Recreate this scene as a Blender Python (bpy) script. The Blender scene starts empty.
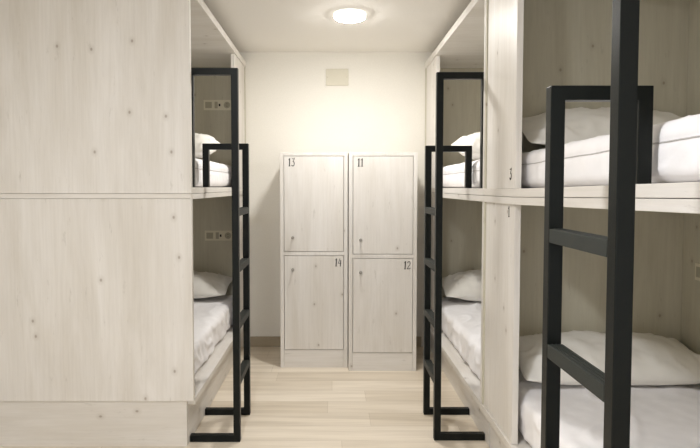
import bpy, bmesh, math, random
from mathutils import Vector, Matrix, noise
random.seed(4)
sc = bpy.context.scene
COL = sc.collection
PI = math.pi

# ------------------------------------------------------------------ materials
def nmat(name):
    m = bpy.data.materials.new(name); m.use_nodes = True
    nt = m.node_tree
    return m, nt, nt.nodes, nt.links, nt.nodes['Principled BSDF']

def s2l(c):
    f = lambda v: v/12.92 if v <= .04045 else ((v+.055)/1.055)**2.4
    return tuple(f(x/255) for x in c)+(1.0,)

def ramp(N, stops):
    r = N.new('ShaderNodeValToRGB')
    e = r.color_ramp.elements
    while len(e) < len(stops): e.new(.5)
    for k, (p, c) in enumerate(stops):
        e[k].position = p; e[k].color = c
    return r

def mixc(N, L, blend, fac, a, b):
    m = N.new('ShaderNodeMix'); m.data_type = 'RGBA'; m.blend_type = blend
    if isinstance(fac, (int, float)): m.inputs[0].default_value = fac
    else: L.new(fac, m.inputs[0])
    for s, v in ((6, a), (7, b)):
        if isinstance(v, tuple): m.inputs[s].default_value = v
        else: L.new(v, m.inputs[s])
    return m.outputs[2]

def math_(N, L, op, a, b=None):
    m = N.new('ShaderNodeMath'); m.operation = op
    for k, v in enumerate((a, b)):
        if v is None: continue
        if isinstance(v, (int, float)): m.inputs[k].default_value = v
        else: L.new(v, m.inputs[k])
    return m.outputs[0]

def wood(name, axis, light, dark, rough=.44, knots=True):
    """whitewashed pine laminate, grain along one axis"""
    m, nt, N, L, B = nmat(name)
    tc = N.new('ShaderNodeTexCoord'); oi = N.new('ShaderNodeObjectInfo')
    add = N.new('ShaderNodeVectorMath'); add.operation = 'ADD'
    rnd = N.new('ShaderNodeVectorMath'); rnd.operation = 'SCALE'
    comb = N.new('ShaderNodeCombineXYZ')
    for k in range(3): L.new(oi.outputs['Random'], comb.inputs[k])
    L.new(comb.outputs[0], rnd.inputs[0]); rnd.inputs['Scale'].default_value = 37.0
    L.new(tc.outputs['Object'], add.inputs[0]); L.new(rnd.outputs[0], add.inputs[1])
    sep = N.new('ShaderNodeSeparateXYZ'); L.new(add.outputs[0], sep.inputs[0])
    X, Y, Z = sep.outputs
    if axis == 'Z': along, across = Z, math_(N, L, 'ADD', X, Y)
    elif axis == 'Y': along, across = Y, math_(N, L, 'ADD', X, Z)
    else: along, across = X, math_(N, L, 'ADD', Y, Z)
    v = N.new('ShaderNodeCombineXYZ'); L.new(across, v.inputs[0]); L.new(along, v.inputs[1])
    def tex(sx, sy, detail, rough_=.6, dist=.0):
        mp = N.new('ShaderNodeMapping'); mp.inputs['Scale'].default_value = (sx, sy, 1)
        L.new(v.outputs[0], mp.inputs[0])
        t = N.new('ShaderNodeTexNoise'); t.inputs['Scale'].default_value = 1; t.inputs['Detail'].default_value = detail
        t.inputs['Roughness'].default_value = rough_; t.inputs['Distortion'].default_value = dist
        L.new(mp.outputs[0], t.inputs['Vector']); return t.outputs['Fac']
    broad = tex(5.5, .8, 5, .62, .5)
    fine = tex(70, 2.6, 4, .7)
    fleck = tex(26, 6, 4, .7)
    r1 = ramp(N, [(.30, dark), (.68, light)]); L.new(broad, r1.inputs[0])
    r2 = ramp(N, [(.28, (.90, .895, .885, 1)), (.60, (1, 1, 1, 1))]); L.new(fine, r2.inputs[0])
    c = mixc(N, L, 'MULTIPLY', .75, r1.outputs[0], r2.outputs[0])
    r3 = ramp(N, [(.26, (.77, .76, .74, 1)), (.38, (1, 1, 1, 1))]); L.new(fleck, r3.inputs[0])
    c = mixc(N, L, 'MULTIPLY', .8, c, r3.outputs[0])
    if knots:
        mp = N.new('ShaderNodeMapping'); mp.inputs['Scale'].default_value = (5.6, 4.2, 1)
        L.new(v.outputs[0], mp.inputs[0])
        vo = N.new('ShaderNodeTexVoronoi'); vo.voronoi_dimensions = '2D'; vo.inputs['Scale'].default_value = 1
        L.new(mp.outputs[0], vo.inputs['Vector'])
        sp = N.new('ShaderNodeSeparateXYZ'); L.new(vo.outputs['Color'], sp.inputs[0])
        on = math_(N, L, 'GREATER_THAN', sp.outputs[0], .70)
        k1 = ramp(N, [(.022, (1, 1, 1, 1)), (.05, (0, 0, 0, 1))]); L.new(vo.outputs['Distance'], k1.inputs[0])
        k2 = ramp(N, [(.03, (.30, .30, .30, 1)), (.13, (0, 0, 0, 1))]); L.new(vo.outputs['Distance'], k2.inputs[0])
        kk = math_(N, L, 'MAXIMUM', k1.outputs[0], k2.outputs[0])
        kk = math_(N, L, 'MULTIPLY', kk, on)
        kk = math_(N, L, 'MULTIPLY', kk, .62)
        c = mixc(N, L, 'MIX', kk, c, s2l((128, 112, 92)))
    L.new(c, B.inputs['Base Color'])
    B.inputs['Roughness'].default_value = rough
    bp = N.new('ShaderNodeBump'); bp.inputs['Strength'].default_value = .08; bp.inputs['Distance'].default_value = .002
    L.new(fine, bp.inputs['Height']); L.new(bp.outputs[0], B.inputs['Normal'])
    return m

PL, PD = s2l((230, 227, 223)), s2l((213, 208, 200))
W = {a: wood('whitewashed_pine_'+a, a, PL, PD) for a in 'XYZ'}

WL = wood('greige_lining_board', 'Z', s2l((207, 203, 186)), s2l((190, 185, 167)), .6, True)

def plain(name, c, rough=.6, metal=0, bump=0, bscale=60, var=0, spec=.5):
    m, nt, N, L, B = nmat(name)
    B.inputs['Base Color'].default_value = s2l(c); B.inputs['Roughness'].default_value = rough
    B.inputs['Metallic'].default_value = metal; B.inputs['Specular IOR Level'].default_value = spec
    tc = N.new('ShaderNodeTexCoord')
    t = N.new('ShaderNodeTexNoise'); t.inputs['Scale'].default_value = bscale; t.inputs['Detail'].default_value = 4
    L.new(tc.outputs['Object'], t.inputs['Vector'])
    if var:
        a = tuple(max(0, x-var) for x in c); b = tuple(min(255, x+var) for x in c)
        r = ramp(N, [(.35, s2l(a)), (.65, s2l(b))]); L.new(t.outputs['Fac'], r.inputs[0]); L.new(r.outputs[0], B.inputs['Base Color'])
    if bump:
        bp = N.new('ShaderNodeBump'); bp.inputs['Strength'].default_value = bump; bp.inputs['Distance'].default_value = .004
        L.new(t.outputs['Fac'], bp.inputs['Height']); L.new(bp.outputs[0], B.inputs['Normal'])
    return m

M_WALL = plain('cream_wall_paint', (231, 228, 220), .85, bump=.12, bscale=140, var=2)
M_CEIL = plain('ceiling_paint', (230, 227, 221), .9, bump=.05, bscale=120, var=1)
M_BLACK = plain('anthracite_powder_coat', (18, 21, 19), .36, bump=.10, bscale=420, var=2, spec=.18)
M_RUNG = plain('anthracite_coat_lit', (46, 49, 46), .55, bump=.2, bscale=500, var=4, spec=.25)  # paler than the frames: light on the rung faces put into the colour
M_SHEET = plain('white_cotton_sheet', (246, 245, 247), .9, bump=.35, bscale=16, var=2, spec=.2)
M_PILLOW = plain('white_pillowcase', (240, 238, 232), .9, bump=.30, bscale=14, var=2, spec=.2)
M_PIPE = plain('grey_piping', (196, 194, 194), .9, spec=.2)
def emit(name, col, strength):
    m, nt, N, L, B = nmat(name)
    B.inputs['Base Color'].default_value = (1, 1, 1, 1)
    B.inputs['Emission Color'].default_value = col; B.inputs['Emission Strength'].default_value = strength
    return m

M_PLAST = plain('cream_plastic', (224, 219, 200), .45, var=1)
M_PLATE = plain('blank_plate_plastic', (206, 201, 184), .5, var=1)
M_PLASTD = plain('grey_plastic', (176, 170, 150), .5)
M_INK = plain('black_lettering', (34, 32, 30), .7)
M_STEEL = plain('brushed_steel', (150, 146, 138), .35, metal=.9, bscale=300, var=6)
M_HOLE = plain('dark_hole', (24, 23, 22), .8)
M_RING = emit('opal_lamp_body', (1.0, .97, .92, 1), 1.6)
M_SKIRT = wood('brown_skirting', 'X', s2l((180, 168, 146)), s2l((160, 148, 126)), .5, False)

def floor_mat():
    m, nt, N, L, B = nmat('pale_oak_laminate')
    tc = N.new('ShaderNodeTexCoord')
    br = N.new('ShaderNodeTexBrick'); br.inputs['Scale'].default_value = 1
    br.inputs['Brick Width'].default_value = 1.25; br.inputs['Row Height'].default_value = .19
    br.inputs['Mortar Size'].default_value = .0009; br.inputs['Mortar Smooth'].default_value = .3
    br.inputs['Color1'].default_value = s2l((238, 228, 212)); br.inputs['Color2'].default_value = s2l((220, 208, 189))
    br.inputs['Mortar'].default_value = s2l((188, 174, 152)); br.offset = 0
    sp = N.new('ShaderNodeSeparateXYZ'); L.new(tc.outputs['Object'], sp.inputs[0])
    row = math_(N, L, 'FLOOR', math_(N, L, 'DIVIDE', sp.outputs[1], .19))
    wn = N.new('ShaderNodeTexWhiteNoise'); wn.noise_dimensions = '1D'; L.new(row, wn.inputs['W'])
    sx = math_(N, L, 'ADD', sp.outputs[0], math_(N, L, 'MULTIPLY', wn.outputs['Value'], 1.25))
    cb = N.new('ShaderNodeCombineXYZ'); L.new(sx, cb.inputs[0]); L.new(sp.outputs[1], cb.inputs[1])
    L.new(cb.outputs[0], br.inputs['Vector'])
    def tex(sx, sy, d):
        mp = N.new('ShaderNodeMapping'); mp.inputs['Scale'].default_value = (sx, sy, 1)
        L.new(tc.outputs['Object'], mp.inputs[0])
        t = N.new('ShaderNodeTexNoise'); t.inputs['Scale'].default_value = 1; t.inputs['Detail'].default_value = d
        t.inputs['Distortion'].default_value = .4
        L.new(mp.outputs[0], t.inputs['Vector']); return t.outputs['Fac']
    a = tex(1.1, 15, 4); b = tex(3, 90, 3)
    ra = ramp(N, [(.3, (.80, .78, .75, 1)), (.6, (1, 1, 1, 1))]); L.new(a, ra.inputs[0])
    rb = ramp(N, [(.3, (.90, .89, .87, 1)), (.6, (1, 1, 1, 1))]); L.new(b, rb.inputs[0])
    c = mixc(N, L, 'MULTIPLY', .9, br.outputs['Color'], ra.outputs[0])
    c = mixc(N, L, 'MULTIPLY', .8, c, rb.outputs[0])
    L.new(c, B.inputs['Base Color']); B.inputs['Roughness'].default_value = .42
    return m
M_FLOOR = floor_mat()

LAMP = 202.0
M_LAMP = emit('lit_lamp_diffuser', (1.0, .975, .935, 1), LAMP)
M_LAMP2 = emit('lit_lamp_diffuser_cool', (.97, .975, 1.0, 1), LAMP*1.5)

# ------------------------------------------------------------------ mesh helpers
def box(bm, x0, x1, y0, y1, z0, z1, bev=0.0):
    x0, x1 = min(x0, x1), max(x0, x1)
    t = bmesh.new()
    vs = [t.verts.new((x, y, z)) for x in (x0, x1) for y in (y0, y1) for z in (z0, z1)]
    for q in ((0, 1, 3, 2), (4, 6, 7, 5), (0, 4, 5, 1), (2, 3, 7, 6), (0, 2, 6, 4), (1, 5, 7, 3)):
        t.faces.new([vs[i] for i in q])
    bmesh.ops.recalc_face_normals(t, faces=t.faces)
    if bev:
        bmesh.ops.bevel(t, geom=list(t.edges), offset=bev, segments=2, profile=.6, affect='EDGES')
    me = bpy.data.meshes.new('tmp'); t.to_mesh(me); t.free(); bm.from_mesh(me); bpy.data.meshes.remove(me)

def lathe(bm, prof, center, axis='Z', n=32):
    """prof: list of (radius, height) from one end to the other"""
    rings = []
    def P(r, h, a):
        u, v = r*math.cos(a), r*math.sin(a)
        p = {'Z': (u, v, h), 'Y': (u, h, v), 'X': (h, u, v)}[axis]
        return Vector(p)+Vector(center)
    for r, h in prof:
        if r < 1e-6: rings.append([bm.verts.new(P(0, h, 0))])
        else: rings.append([bm.verts.new(P(r, h, 2*PI*k/n)) for k in range(n)])
    fs = []
    for A, Bq in zip(rings, rings[1:]):
        for k in range(n):
            a, b = A[k % len(A)], A[(k+1) % len(A)]
            c, d = Bq[(k+1) % len(Bq)], Bq[k % len(Bq)]
            q = []
            for w in (a, b, c, d):
                if w not in q: q.append(w)
            if len(q) > 2: fs.append(bm.faces.new(q))
    bmesh.ops.recalc_face_normals(bm, faces=fs)

def tube(bm, pts, r, n=8, closed=False):
    rings = []
    m = len(pts)
    for i, p in enumerate(pts):
        p = Vector(p)
        a = Vector(pts[(i-1) % m] if (closed or i > 0) else pts[i]); b = Vector(pts[(i+1) % m] if (closed or i < m-1) else pts[i])
        d = (b-a).normalized()
        up = Vector((0, 0, 1)) if abs(d.z) < .9 else Vector((1, 0, 0))
        s = d.cross(up).normalized(); u = s.cross(d)
        rings.append([bm.verts.new(p+s*r*math.cos(2*PI*k/n)+u*r*math.sin(2*PI*k/n)) for k in range(n)])
    fs = []
    for i in range(m if closed else m-1):
        A, Bq = rings[i], rings[(i+1) % m]
        for k in range(n):
            fs.append(bm.faces.new((A[k], A[(k+1) % n], Bq[(k+1) % n], Bq[k])))
    if not closed:
        fs.append(bm.faces.new(rings[0])); fs.append(bm.faces.new(rings[-1]))
    bmesh.ops.recalc_face_normals(bm, faces=fs)

def obj(name, bm, mat, parent=None, smooth=False, label=None):
    me = bpy.data.meshes.new(name)
    if parent is not None:
        root = parent
        off = Vector(root.location) if root.parent is None else Vector(root.parent.location)
        bmesh.ops.translate(bm, verts=bm.verts, vec=-off)
    bm.to_mesh(me); bm.free()
    me.materials.append(mat)
    if smooth:
        for p in me.polygons: p.use_smooth = True
    o = bpy.data.objects.new(name, me); COL.objects.link(o)
    if parent is not None: o.parent = parent
    if label: o['label'] = label
    return o

def bobj(name, mat, parent, *b, bev=.0015, label=None):
    bm = bmesh.new(); box(bm, *b, bev=bev)
    return obj(name, bm, mat, parent, label=label)

def thing(name, label, cat, loc, group=None):
    o = bpy.data.objects.new(name, None); COL.objects.link(o)
    o.location = loc; o.empty_display_size = .1
    o['label'] = label; o['category'] = cat
    if group: o['group'] = group
    return o

def struct(name, mat, *b, label=None):
    o = bobj(name, mat, None, *b, bev=0)
    o['kind'] = 'structure'
    if label: o['label'] = label; 
    return o

# ------------------------------------------------------------------ lettering
def arc(cx, cy, rx, ry, a0, a1, n=9):
    return [(cx+rx*math.cos(math.radians(a0+(a1-a0)*k/n)), cy+ry*math.sin(math.radians(a0+(a1-a0)*k/n))) for k in range(n+1)]
GL = {  # strokes: (points, width)
 '1': [([(.0, .80), (.16, .98)], .05), ([(.18, 0), (.18, 1)], .12), ([(.02, .02), (.34, .02)], .04)],
 '2': [(arc(.22, .76, .19, .22, 165, -25), .07), ([(.40, .66), (.03, .03)], .06), ([(.02, .03), (.42, .03), (.46, .16)], .07)],
 '3': [([(.06, .97), (.40, .97), (.20, .62)], .06), (arc(.19, .32, .21, .30, 88, -140, 12), .09), ([(.38, .97), (.44, 1.08)], .05)],
 '4': [([(.22, 1.0), (.02, .40), (.44, .40)], .055), ([(.34, .78), (.34, 0)], .10)],
}
def lettering(text, org, h, udir, ndir, slant=.0, aspect=1.0, adv=.46, weight=1.0):
    """flat painted characters with a hair of thickness"""
    bm = bmesh.new(); U = Vector(udir); Nn = Vector(ndir); Zv = Vector((0, 0, 1)); o = Vector(org)
    for k, ch in enumerate(text):
        for pts, w in GL[ch]:
            w *= weight
            for (a, b) in zip(pts, pts[1:]):
                a = Vector((a[0]*aspect+k*adv*aspect+slant*a[1], a[1])); b = Vector((b[0]*aspect+k*adv*aspect+slant*b[1], b[1]))
                d = (b-a)
                if d.length < 1e-6: continue
                d.normalize(); n = Vector((-d.y, d.x))*w/2; e = d*w*.25
                q = [a-e+n, a-e-n, b+e-n, b+e+n]
                lo = [bm.verts.new(o+U*(p.x*h)+Zv*(p.y*h)) for p in q]
                hi = [bm.verts.new(o+U*(p.x*h)+Zv*(p.y*h)+Nn*.0008) for p in q]
                fs = [bm.faces.new(hi), bm.faces.new(lo[::-1])]
                for i in range(4): fs.append(bm.faces.new((lo[i], lo[(i+1) % 4], hi[(i+1) % 4], hi[i])))
                bmesh.ops.recalc_face_normals(bm, faces=fs)
    return bm

# ------------------------------------------------------------------ the room
YB, ZC = 4.873, 2.471
XL, XR, YR = -1.76, 1.81, -1.6
struct('floor', M_FLOOR, XL-.1, XR+.1, YR-.1, YB+.1, -.1, 0)
struct('ceiling', M_CEIL, XL-.1, XR+.1, YR-.1, YB+.1, ZC, ZC+.1)
struct('wall_back', M_WALL, XL-.1, XR+.1, YB, YB+.1, 0, ZC)
struct('wall_left', M_WALL, XL-.1, XL, YR, YB, 0, ZC)
struct('wall_right', M_WALL, XR, XR+.1, YR, YB, 0, ZC)
o = bobj('baseboard_back', M_SKIRT, None, -.70, .752, YB-.014, YB-.0005, 0, .086); o['kind'] = 'structure'

# ------------------------------------------------------------------ bunks
def bunk(name, label, s, Xr, Xk, Xw, Y0, Y1, Yo, z, foot_front=False, sag=0.0, number=None, foot_half=False):
    """s side sign; Xr rail face, Xk kick face, Xw wall lining back; Y0 foot, Y1 head, Yo where the head side panel starts
    z = (rail bottom, rail top, upper bottom, upper top, roof bottom, roof top)"""
    rb, rt, ub, ut, fb, ft = z
    t = thing(name, label, 'bunk bed', (s*(Xr+Xw)/2, (Y0+Y1)/2, 0))
    Xp = Xr+.010                                     # side panel stands a little behind the rail
    th = .026
    ye = Y0+th if foot_front else Y0
    bobj('kick_board', W['Y'], t, s*Xk, s*(Xk+.022), ye+.012, Y1-.004, 0.0, rb)
    if foot_front:
        bobj('kick_end', W['X'], t, s*Xk, s*(Xw-.002), Y0+.010, Y0+.030, 0.0, .2425)
    bobj('lower_platform', W['Y'], t, s*Xr, s*Xw, ye+(.006 if foot_front else .001), Y1, rb+.0005, rt, bev=.003)
    # upper platform: slab with a rail strip under it, split by a fine groove
    zs = ub+(ut-ub)*.47
    def shear(bm):
        if sag:
            for v in bm.verts:
                if v.co.y < Yo: v.co.z += (Yo-v.co.y)*sag
        return bm
    bm = bmesh.new(); box(bm, s*Xr, s*Xw, ye+.001, Y1, zs+.0012, ut, bev=.002)
    bmesh.ops.bisect_plane(bm, geom=bm.verts[:]+bm.edges[:]+bm.faces[:], plane_co=(0, Yo, 0), plane_no=(0, 1, 0))
    obj('upper_platform', shear(bm), W['Y'], t)
    bm = bmesh.new(); box(bm, s*(Xr+.0005), s*Xw, ye+.001, Y1, ub, zs-.0008, bev=.0015)
    bmesh.ops.bisect_plane(bm, geom=bm.verts[:]+bm.edges[:]+bm.faces[:], plane_co=(0, Yo, 0), plane_no=(0, 1, 0))
    obj('under_rail', shear(bm), W['Y'], t)
    bobj('roof_panel', W['X'], t, s*Xr, s*Xw, ye+.001, Y1, fb, ft, bev=.002)
    # wall lining and head panel
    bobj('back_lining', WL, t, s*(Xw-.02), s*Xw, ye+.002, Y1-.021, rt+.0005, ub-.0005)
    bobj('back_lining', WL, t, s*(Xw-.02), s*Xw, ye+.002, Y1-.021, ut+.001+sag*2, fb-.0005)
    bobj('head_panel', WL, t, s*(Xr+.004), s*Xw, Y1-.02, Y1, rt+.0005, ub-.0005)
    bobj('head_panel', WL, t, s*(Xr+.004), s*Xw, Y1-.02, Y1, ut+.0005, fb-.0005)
    # side panels at the head
    a = bobj('side_panel', W['Z'], t, s*Xp, s*(Xp+.027), Yo, Y1-.021, ut+.0005, fb-.0005, bev=.002)
    b = bobj('side_panel', W['Z'], t, s*Xp, s*(Xp+.027), Yo, Y1-.021, rt+.0005, ub-.0005, bev=.002)
    if number:
        n1 = obj('number', lettering('3', (s*Xp-s*.0003, Yo+.075, 1.386), .046, (0, -1, 0), (-s, 0, 0), weight=1.7, aspect=1.2), M_INK, a, label='thin black painted digit 3')
        n2 = obj('number', lettering('1', (s*Xp-s*.0003, Yo+.088, 1.222), .044, (0, -1, 0), (-s, 0, 0), weight=1.5, aspect=1.2), M_INK, b, label='thin black painted digit 1')
    # foot panels
    if foot_front:
        bobj('foot_panel', W['Z'], t, s*Xr, s*Xw, Y0, Y0+th, 1.3205, ft, bev=.0012)
        bobj('foot_strip', W['X'], t, s*Xr, s*Xw, Y0+.0005, Y0+th, 1.2945, 1.3190, bev=.0012)
        bobj('foot_panel', W['Z'], t, s*Xr, s*Xw, Y0, Y0+th, .2435, 1.2930, bev=.0012)
    else:
        bobj('foot_panel', W['Z'], t, s*(Xr+.003), s*Xw, Y0+.0015, Y0+th, ut+.001+sag*2, fb-.0005)
        bobj('foot_panel', W['Z'], t, s*(Xr+.003), s*Xw, Y0+.0015, Y0+th, rt+.0005, ub-.0005)
    return t

bunk('bunk_bed', 'whitewashed wood bunk unit on the left with its broad foot panel facing the front', -1,
     .720, .758, 1.755, 2.960, 4.868, 4.36, (.214, .250, 1.290, 1.351, 2.345, 2.390), foot_front=True)
bunk('bunk_bed', 'whitewashed wood bunk unit on the right against the back wall beside the lockers', 1,
     .768, .815, 1.80, 2.958, 4.868, 4.385, (.200, .235, 1.278, 1.345, 2.335, 2.382))
bunk('bunk_bed', 'nearest whitewashed bunk unit on the right, digits 3 and 1 on its side panels', 1,
     .768, .815, 1.80, 1.000, 2.956, 2.474, (.200, .235, 1.278, 1.345, 2.335, 2.382), sag=.015, number=True)

# ------------------------------------------------------------------ bedding
def lin(a, b, n): return [a+(b-a)*k/n for k in range(n+1)]
def rounded_coords(a, b, r, n):
    e = [0, .12, .3, .55, 1.0]
    return [a+r*k for k in e]+lin(a+r, b-r, n)[1:-1]+[b-r*k for k in reversed(e)]

def boxgrid(xs, ys, zs):
    bm = bmesh.new(); V = {}
    def v(i, j, k):
        if (i, j, k) not in V: V[(i, j, k)] = bm.verts.new((xs[i], ys[j], zs[k]))
        return V[(i, j, k)]
    I, J, K = len(xs)-1, len(ys)-1, len(zs)-1
    for k in (0, K):
        for i in range(I):
            for j in range(J): bm.faces.new((v(i, j, k), v(i+1, j, k), v(i+1, j+1, k), v(i, j+1, k)))
    for j in (0, J):
        for i in range(I):
            for k in range(K): bm.faces.new((v(i, j, k), v(i+1, j, k), v(i+1, j, k+1), v(i, j, k+1)))
    for i in (0, I):
        for j in range(J):
            for k in range(K): bm.faces.new((v(i, j, k), v(i, j+1, k), v(i, j+1, k+1), v(i, j, k+1)))
    bmesh.ops.recalc_face_normals(bm, faces=bm.faces)
    return bm

TOPZ = []
def under(x0, x1, y0, y1, zg):
    zs = [z for m in TOPZ for (x, y, z) in m if x0 <= x <= x1 and y0 <= y <= y1 and abs(z-zg) < .08]
    return max(zs)+.0005

def fbm(p, o=3): return noise.fractal(Vector(p), 1.0, 2.0, o)

def mattress(label, s, X0, X1, Y0, Y1, z0, z1, wr, seed, seam=None, sag=0, Yo=0, group='mattresses in white sheets'):
    """s side; X0 open side, X1 wall side (positive), wr = wrinkle amount"""
    r = .038
    xs = rounded_coords(X0, X1, r, 60); ys = rounded_coords(Y0, Y1, r, 130); zs = rounded_coords(z0, z1, r, 10)
    bm = boxgrid(xs, ys, zs)
    for v in bm.verts:
        p = v.co.copy()
        q = Vector((min(max(p.x, X0+r), X1-r), min(max(p.y, Y0+r), Y1-r), min(max(p.z, z0+r), z1-r)))
        d = p-q
        if d.length > 1e-9:
            rr = r
            v.co = q+d.normalized()*min(rr, max(abs(d.x), abs(d.y), abs(d.z)))
            if v.co.z < z0+r*.6 and p.x > X0+.001: pass
        c = v.co.copy()
        hz = (c.z-z0)/(z1-z0)
        # crown on top
        if hz > .5:
            fx = 1-((2*(c.x-X0)/(X1-X0))-1)**4; fy = 1-((2*(c.y-Y0)/(Y1-Y0))-1)**8
            v.co.z += .010*fx*fy*(hz-.5)*2
            v.co.z += wr*.7*fbm((c.x*5+seed, c.y*4, 1.7))*min(1, fx*2)*(hz-.5)*2
            # long diagonal creases of the sheet
            v.co.z += wr*.55*abs(noise.noise(Vector((c.x*7+c.y*5+seed, c.y*1.5-c.x*2, 3.1))))*(hz-.5)*2
            cr = noise.noise(Vector((c.x*6-c.y*3+seed, c.y*3.5+c.x*2, 7.7)))
            v.co.z += wr*.9*math.exp(-(cr/.10)**2)*min(1, fx*2)*(hz-.5)*2
        # side: vertical folds and slack
        if p.x < X0+.02:
            v.co.x -= wr*(.9*noise.noise(Vector((c.y*9+seed, c.z*5, .3)))+.6*noise.noise(Vector((c.y*23, c.z*14+seed, 5)))) * (1-abs(hz-.5))
            cr = noise.noise(Vector((c.y*7+c.z*9+seed, c.z*4-c.y*3, 4.4))); v.co.x -= wr*.8*math.exp(-(cr/.12)**2)*(1 if not seam or abs(c.z-seam) > .02 else 0)
            if seam: v.co.x -= .007*math.sin(PI*min(1, max(0, hz)))-.004*math.exp(-((c.z-seam)/.008)**2)
        if hz < .12: v.co.x += .016*(1-hz/.12)
        if v.co.z < z0: v.co.z = z0
        if sag and v.co.y < Yo: v.co.z += (Yo-v.co.y)*sag
        v.co.x *= s
    if s < 0: bmesh.ops.reverse_faces(bm, faces=bm.faces)
    bmesh.ops.recalc_face_normals(bm, faces=bm.faces)
    t = thing('mattress', label, 'mattress', (s*(X0+X1)/2, (Y0+Y1)/2, z0), group)
    TOPZ.append([(v.co.x, v.co.y, v.co.z) for v in bm.verts])
    obj('sheet', bm, M_SHEET, t, smooth=True)
    if seam:
        pb = bmesh.new()
        pts = []
        n = 60
        for k in range(n+1):
            y = Y0+.05+(Y1-Y0-.1)*k/n
            zz = seam+.003*noise.noise(Vector((y*6, seed, 0)))+((Yo-y)*sag if (sag and y < Yo) else 0)
            x = X0-.0045-wr*(.9*noise.noise(Vector((y*9+seed, seam*5, .3)))+.6*noise.noise(Vector((y*23, seam*14+seed, 5))))*(1-abs((seam-z0)/(z1-z0)-.5))
            pts.append((s*(x), y, zz))
        tube(pb, pts, .0022, 6)
        obj('piping', pb, M_PIPE, t, smooth=True)
    return t

def pillow(label, s, xa, xb, depth, thick, tilt, zbase, yback, seed, group='white pillows', sagc=.0, pinch=.06, roll=0, pu=.7):
    """pillow lying between X = xa..xb, leaning back by tilt degrees"""
    n, m_ = 90, 60
    w = (xb-xa)/2; d = depth/2
    bm = bmesh.new(); top = {}; bot = {}
    def sgp(v, p): return math.copysign(abs(v)**p, v)
    for i in range(n+1):
        for j in range(m_+1):
            u = math.sin(PI/2*(2*i/n-1)); v = math.sin(PI/2*(2*j/m_-1))
            # outline: sides bow in slightly between the corners
            x = w*u*(1-pinch*(1-v*v)*abs(u)**3+.0); y = d*v*(1-pinch*(1-u*u)*abs(v)**3)
            cr = (abs(u)**6)*(abs(v)**6)
            x *= 1-.05*cr; y *= 1-.07*cr
            prof = max(0, (1-abs(u)**2.3))**pu*max(0, (1-abs(v)**2.2))**.62
            wr = fbm((x*7+seed, y*7, seed*.3))*.012+abs(noise.noise(Vector((x*11+seed, y*5+x*3, 2))))*.010
            cq = noise.noise(Vector((x*8+y*5+seed, y*6-x*4, 5.5))); wr += .012*math.exp(-(cq/.09)**2)*(.25+abs(u)**2)
            zt = thick*.60*prof+wr*min(1, prof*2.5)
            zt += thick*.06*noise.noise(Vector((x*4+seed, y*3, 9)))*prof
            zb = -thick*.40*prof-wr*.4*prof
            top[i, j] = (x, y, zt)
            bot[i, j] = (x, y, zb)
    R = Matrix.Rotation(math.radians(tilt), 3, 'X') @ Matrix.Rotation(math.radians(roll), 3, 'Y')
    VT, VB = {}, {}
    for k, c in top.items(): VT[k] = bm.verts.new(R @ Vector(c))
    for k, c in bot.items():
        i, j = k
        VB[k] = VT[k] if i in (0, n) or j in (0, m_) else bm.verts.new(R @ Vector(c))
    for i in range(n):
        for j in range(m_):
            bm.faces.new((VT[i, j], VT[i+1, j], VT[i+1, j+1], VT[i, j+1]))
            bm.faces.new((VB[i, j], VB[i, j+1], VB[i+1, j+1], VB[i+1, j]))
    bmesh.ops.recalc_face_normals(bm, faces=bm.faces)
    mz = min(v.co.z for v in bm.verts); my = max(v.co.y for v in bm.verts)
    ys = [v.co.y+yback-my for v in bm.verts]; xs = [v.co.x+s*(xa+xb)/2 for v in bm.verts]
    zbase = under(min(xs), max(xs), min(ys), max(ys), zbase)
    # settle the underside on the mattress
    for v in bm.verts:
        h = v.co.z-mz
        v.co.z = zbase+(h if h > .03 else .03*(h/.03)**1.6)
        v.co.y += yback-my
        v.co.x += s*(xa+xb)/2
    cy = sum(v.co.y for v in bm.verts)/len(bm.verts)
    t = thing('pillow', label, 'pillow', (s*(xa+xb)/2, cy, zbase), group)
    obj('pillowcase', bm, M_PILLOW, t, smooth=True)
    return t

HW = 4.868-.02-.004
# left bunk
mattress('lower mattress of the left bunk under a rumpled white sheet', -1, .790, 1.70, 2.997, HW, .2515, .450, .014, 3.1)
mattress('upper mattress of the left bunk in white sheet behind the ladder', -1, .790, 1.70, 2.995, HW, 1.3525, 1.522, .005, 7.7, seam=1.46)
pillow('white pillow on the lower bed of the left bunk', -1, .815, 1.58, .42, .175, 11, .455, HW-.006, 2.0, pu=.8)
pillow('white pillow on the upper bed of the left bunk', -1, .785, 1.60, .42, .18, 10, 1.522, 4.20, 5.0, pu=.36)
# far right bunk
mattress('lower mattress of the far right bunk under a white sheet', 1, .835, 1.75, 2.988, HW, .2365, .430, .010, 12.4)
mattress('upper mattress of the far right bunk in white sheet', 1, .830, 1.75, 2.988, HW, 1.3465, 1.508, .005, 15.2, seam=1.445)
pillow('white pillow on the lower bed of the far right bunk', 1, .865, 1.66, .42, .21, 12, .438, HW-.006, 8.0, pu=.95)
pillow('plump white pillow on the upper bed of the far right bunk', 1, .835, 1.64, .42, .20, 12, 1.510, 4.20, 11.0, pu=.5)
# near right bunk
NW = 2.956-.02-.004
mattress('lower mattress of the nearest bunk, white sheet spread smooth', 1, .835, 1.75, 1.032, NW, .2365, .430, .008, 21.3)
mattress('upper mattress of the nearest bunk in white cover with piped seam', 1, .846, 1.75, 1.032, NW, 1.3465, 1.508, .006, 25.9, seam=1.452, sag=.015, Yo=2.474)
pillow('wide white pillow on the lower bed of the nearest bunk', 1, .850, 1.765, .40, .168, 13, .438, NW-.006, 17.0, pu=.5)
pillow('wide white pillow on the upper bed of the nearest bunk', 1, .865, 1.765, .38, .165, 23, 1.514, NW-.006, 23.0, pu=.95)

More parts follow.
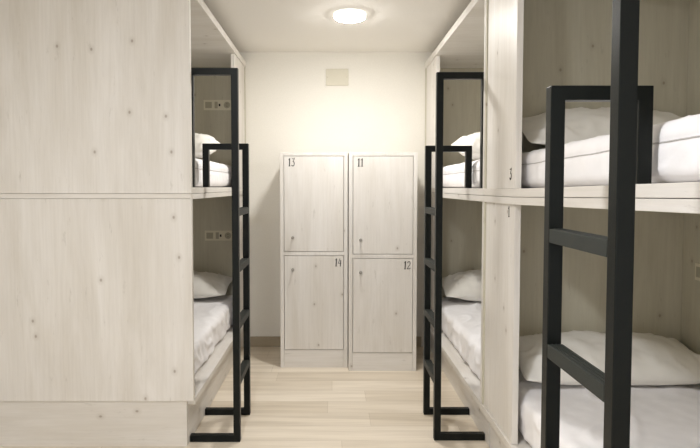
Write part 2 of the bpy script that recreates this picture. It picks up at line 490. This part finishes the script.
# ------------------------------------------------------------------ ladders
def ladder(label, s, Xo, Xi, Xk, yn, yf, ut, ztop_n, ztop_f, w=.0355, dz=0, nearsag=0):
    """Xo outer face of the posts, Xi inner end at the kick; yn / yf front faces of near and far frame"""
    t = thing('bunk_ladder', label, 'ladder', (s*(Xo+.018), (yn+yf)/2, 0), 'black ladders of the bunks')
    for y, zt in ((yn, ztop_n), (yf, ztop_f)):
        bm = bmesh.new(); w2 = w
        lift = nearsag*(2.474-y) if nearsag else 0
        z0 = ut+lift+.001
        Xt = Xi-.001
        # one bent square tube: foot, post, top bar, short leg down onto the platform
        zz = .0005
        prof = [(Xk-.001, zz), (Xo, zz), (Xo, zt), (Xt, zt), (Xt, z0), (Xt-w2, z0), (Xt-w2, zt-w2), (Xo+w2, zt-w2), (Xo+w2, w2), (Xk-.001, w2)]
        fr = [bm.verts.new((s*px, y, pz)) for px, pz in prof]; bk = [bm.verts.new((s*px, y+w2, pz)) for px, pz in prof]
        bm.faces.new(fr); bm.faces.new(bk[::-1])
        for i in range(len(prof)):
            j = (i+1) % len(prof)
            bm.faces.new((fr[i], bk[i], bk[j], fr[j]))
        bmesh.ops.recalc_face_normals(bm, faces=bm.faces)
        bmesh.ops.bevel(bm, geom=list(bm.edges), offset=.0024, segments=2, profile=.6, affect='EDGES')
        obj('frame', bm, M_BLACK, t)
    for k, zr in enumerate((.334, .634, .937, 1.236)):
        zr += dz
        bm = bmesh.new()
        box(bm, s*Xo, s*(Xo+.040), yn+w+.0005, yf-.0005, zr-.036, zr, bev=.0022)
        for q in range(3):                           # anti-slip ribs on the tread
            x = Xo+.009+q*.010
            box(bm, s*x, s*(x+.004), yn+w+.004, yf-.004, zr-.0005, zr+.0014)
        obj('rung', bm, M_RUNG, t)
    return t
ladder('black square tube ladder on the left bunk', -1, .490, .758, .758, 3.022, 3.385, 1.351, 1.968, 1.606)
ladder('black square tube ladder on the far right bunk', 1, .5426, .815, .815, 3.040, 3.390, 1.345, 1.950, 1.594)
ladder('large black square tube ladder in the foreground on the nearest bunk', 1, .556, .818, .815, 1.134, 1.486, 1.345, 1.98, 1.611, w=.0368, dz=.010, nearsag=.015)

# ------------------------------------------------------------------ lockers
def locker(label, x0, x1, yf, ztop, nums, mid, kd=0):
    t = thing('locker', label, 'locker', ((x0+x1)/2, (yf+YB)/2, 0), 'two-door lockers at the back wall')
    yb = YB-.016; th = .028
    cb = bmesh.new()
    box(cb, x0, x0+th, yf, yb, 0, ztop, bev=.0015)
    box(cb, x1-th, x1, yf, yb, 0, ztop, bev=.0015)
    box(cb, x0+th, x1-th, yf, yb, ztop-.026, ztop, bev=.0015)
    box(cb, x0+th, x1-th, yf, yb, mid-.028, mid, bev=.0015)
    box(cb, x0+th, x1-th, yb-.01, yb, .0, ztop-.026)
    box(cb, x0+th, x1-th, yf+.03, yb-.01, .11, .134)
    obj('carcass', cb, W['Z'], t)
    bobj('plinth', W['X'], t, x0+th+.001, x1-th-.001, yf+.002, yf+.022, 0, .1335)
    g = .0035
    for (za, zb), n, up in (((mid, ztop-.026), nums[0], True), ((.134, mid-.028), nums[1], False)):
        d = bobj('door', W['Z'], t, x0+th+g, x1-th-g, yf-.001, yf+.019, za+g, zb-g, bev=.001)
        kx = x0+.094+kd; kz = mid+.106 if up else mid-.132
        kb = bmesh.new()
        lathe(kb, [(0, -.034), (.008, -.034), (.0105, -.031), (.0105, -.026), (.006, -.022), (.005, -.006), (.010, -.003), (.010, .0), (0, .0)], (kx, yf-.001, kz), 'Y', 20)
        obj('knob', kb, M_STEEL, d, smooth=False, label='small steel knob')
        h = .056
        if up: ox = x0+.062; oz = zb-.076
        else: ox = x1-.096; oz = zb-.080
        obj('number', lettering(n, (ox, yf-.0013, oz), h, (1, 0, 0), (0, -1, 0), slant=.06 if not up else .03, aspect=.92, adv=.46, weight=1.15), M_INK, d, label='black painted number '+n)
    return t
locker('whitewashed two-door locker numbered 13 and 14, left of the pair at the back wall', -.389, .113, 4.295, 1.609, ('13', '14'), .872)
locker('whitewashed two-door locker numbered 11 and 12, right of the pair and set further forward', .119, .616, 4.215, 1.604, ('11', '12'), .862, -.008)

# ------------------------------------------------------------------ sockets, plate, lamps
def socket_strip(label, org, U, Nn, L_=.232, h=.083):
    """org lower left corner on the lining, U along, Nn out of the wall"""
    U = Vector(U); Nn = Vector(Nn); o = Vector(org)
    t = thing('socket_strip', label, 'power socket', tuple(o+U*L_/2), 'bedside socket strips')
    def bx(bm, u0, u1, z0, z1, n0, n1, bev=.001):
        a = o+U*u0+Nn*n0; b = o+U*u1+Nn*n1
        box(bm, min(a.x, b.x), max(a.x, b.x), min(a.y, b.y), max(a.y, b.y), o.z+z0, o.z+z1, bev=bev)
    ax = 'Y' if abs(Nn.y) > .5 else 'X'; sg = (Nn.y if ax == 'Y' else Nn.x)
    bm = bmesh.new(); bx(bm, 0, L_, 0, h, .0005, .008); obj('cover_plate', bm, M_PLAST, t)
    m = L_/3
    bm = bmesh.new(); bx(bm, .014, m-.008, .016, h-.016, .0085, .012, .0015); bx(bm, .016, m-.010, h/2-.0008, h/2+.0008, .012, .0125, 0)
    obj('switch', bm, M_PLASTD, t, label='greyish rocker switch')
    bm = bmesh.new(); bx(bm, m+.014, m+.040, .014, h-.014, .0085, .0105); obj('module', bm, M_PLASTD, t, label='grey charging module')
    bm = bmesh.new(); bx(bm, m+.048, m+.062, h/2-.010, h/2+.010, .0085, .0095); obj('module', bm, M_HOLE, t, label='dark port')
    bm = bmesh.new(); c = o+U*(2.5*m)+Vector((0, 0, h/2))
    lathe(bm, [(0, sg*.0085), (.021, sg*.0085), (.023, sg*.011), (.026, sg*.011), (.027, sg*.0085)], tuple(c), ax, 28)
    s_ = obj('socket', bm, M_PLASTD, t, label='round recessed outlet')
    bm = bmesh.new()
    for q in (-.0095, .0095):
        lathe(bm, [(0, sg*.0088), (.003, sg*.0088), (.003, sg*.0094), (0, sg*.0094)], tuple(c+Vector((0, 0, q))), ax, 10)
    obj('pin_hole', bm, M_HOLE, s_)
    return t
FY = 4.868-.0205
socket_strip('cream socket strip above the upper bed of the left bunk', (-1.068, FY, 1.990), (1, 0, 0), (0, -1, 0))
socket_strip('cream socket strip above the lower bed of the left bunk', (-1.068, FY, .905), (1, 0, 0), (0, -1, 0))
socket_strip('cream socket strip at the right edge above the upper bed of the nearest bunk', (1.7795, 2.82, 1.985), (0, -1, 0), (-1, 0, 0))
socket_strip('cream socket strip at the right edge above the lower bed of the nearest bunk', (1.7795, 2.82, .900), (0, -1, 0), (-1, 0, 0))

t = thing('wall_plate', 'blank rectangular cover plate high on the cream back wall', 'cover plate', (.04, YB, 2.27))
bobj('plate', M_PLATE, t, -.054, .132, YB-.009, YB-.0005, 2.197, 2.334, bev=.003)
for x in (-.042, .120):
    bm = bmesh.new(); lathe(bm, [(0, -.0012), (.0035, -.001), (.004, .0)], (x, YB-.009, 2.265), 'Y', 12)
    obj('screw', bm, M_PLASTD, t)

def lamp(label, x, y, mat=None):
    t = thing('ceiling_light', label, 'ceiling light', (x, y, ZC), 'round ceiling lights')
    bm = bmesh.new(); lathe(bm, [(.088, 0), (.102, 0), (.104, -.004), (.104, -.024), (.1025, -.0255), (.0995, -.0255)], (x, y, ZC-.0005), 'Z', 48)
    obj('housing', bm, M_RING, t, smooth=False)
    bm = bmesh.new(); lathe(bm, [(.0994, -.020), (.0994, -.0262), (.090, -.032), (.075, -.0368), (.045, -.041), (0, -.043)], (x, y, ZC), 'Z', 48)
    obj('diffuser', bm, mat or M_LAMP, t, smooth=True, label='glowing white diffuser')
lamp('round lit ceiling light in view above the aisle', .112, 3.80)
lamp('round lit ceiling light near the front, left of the aisle', -.45, .95, M_LAMP2)

# ------------------------------------------------------------------ world, camera, view
w = bpy.data.worlds.new('ambient_fill_from_open_front'); sc.world = w; w.use_nodes = True  # ambient fill added to lift the shadows; front wall left out for it
w.node_tree.nodes['Background'].inputs[0].default_value = (.95, .97, 1, 1)
w.node_tree.nodes['Background'].inputs[1].default_value = 1.12

cam = bpy.data.cameras.new('camera'); co = bpy.data.objects.new('camera', cam); COL.objects.link(co)
f = 580.0
cam.sensor_fit = 'HORIZONTAL'; cam.sensor_width = 36; cam.lens = f/700*36
cam.shift_x = (350-332.5)/700; cam.shift_y = (212.32-224)/700
cam.clip_start = .02
co.location = (0, 0, 1.353); co.rotation_euler = (math.radians(90-2.5), 0, 0)
sc.camera = co

vs = sc.view_settings
vs.view_transform = 'Standard'; vs.look = 'None'; vs.gamma = 1; vs.use_curve_mapping = False
vs.exposure = 0.26
try:
    sc.cycles.max_bounces = 12; sc.cycles.diffuse_bounces = 8
except Exception: pass
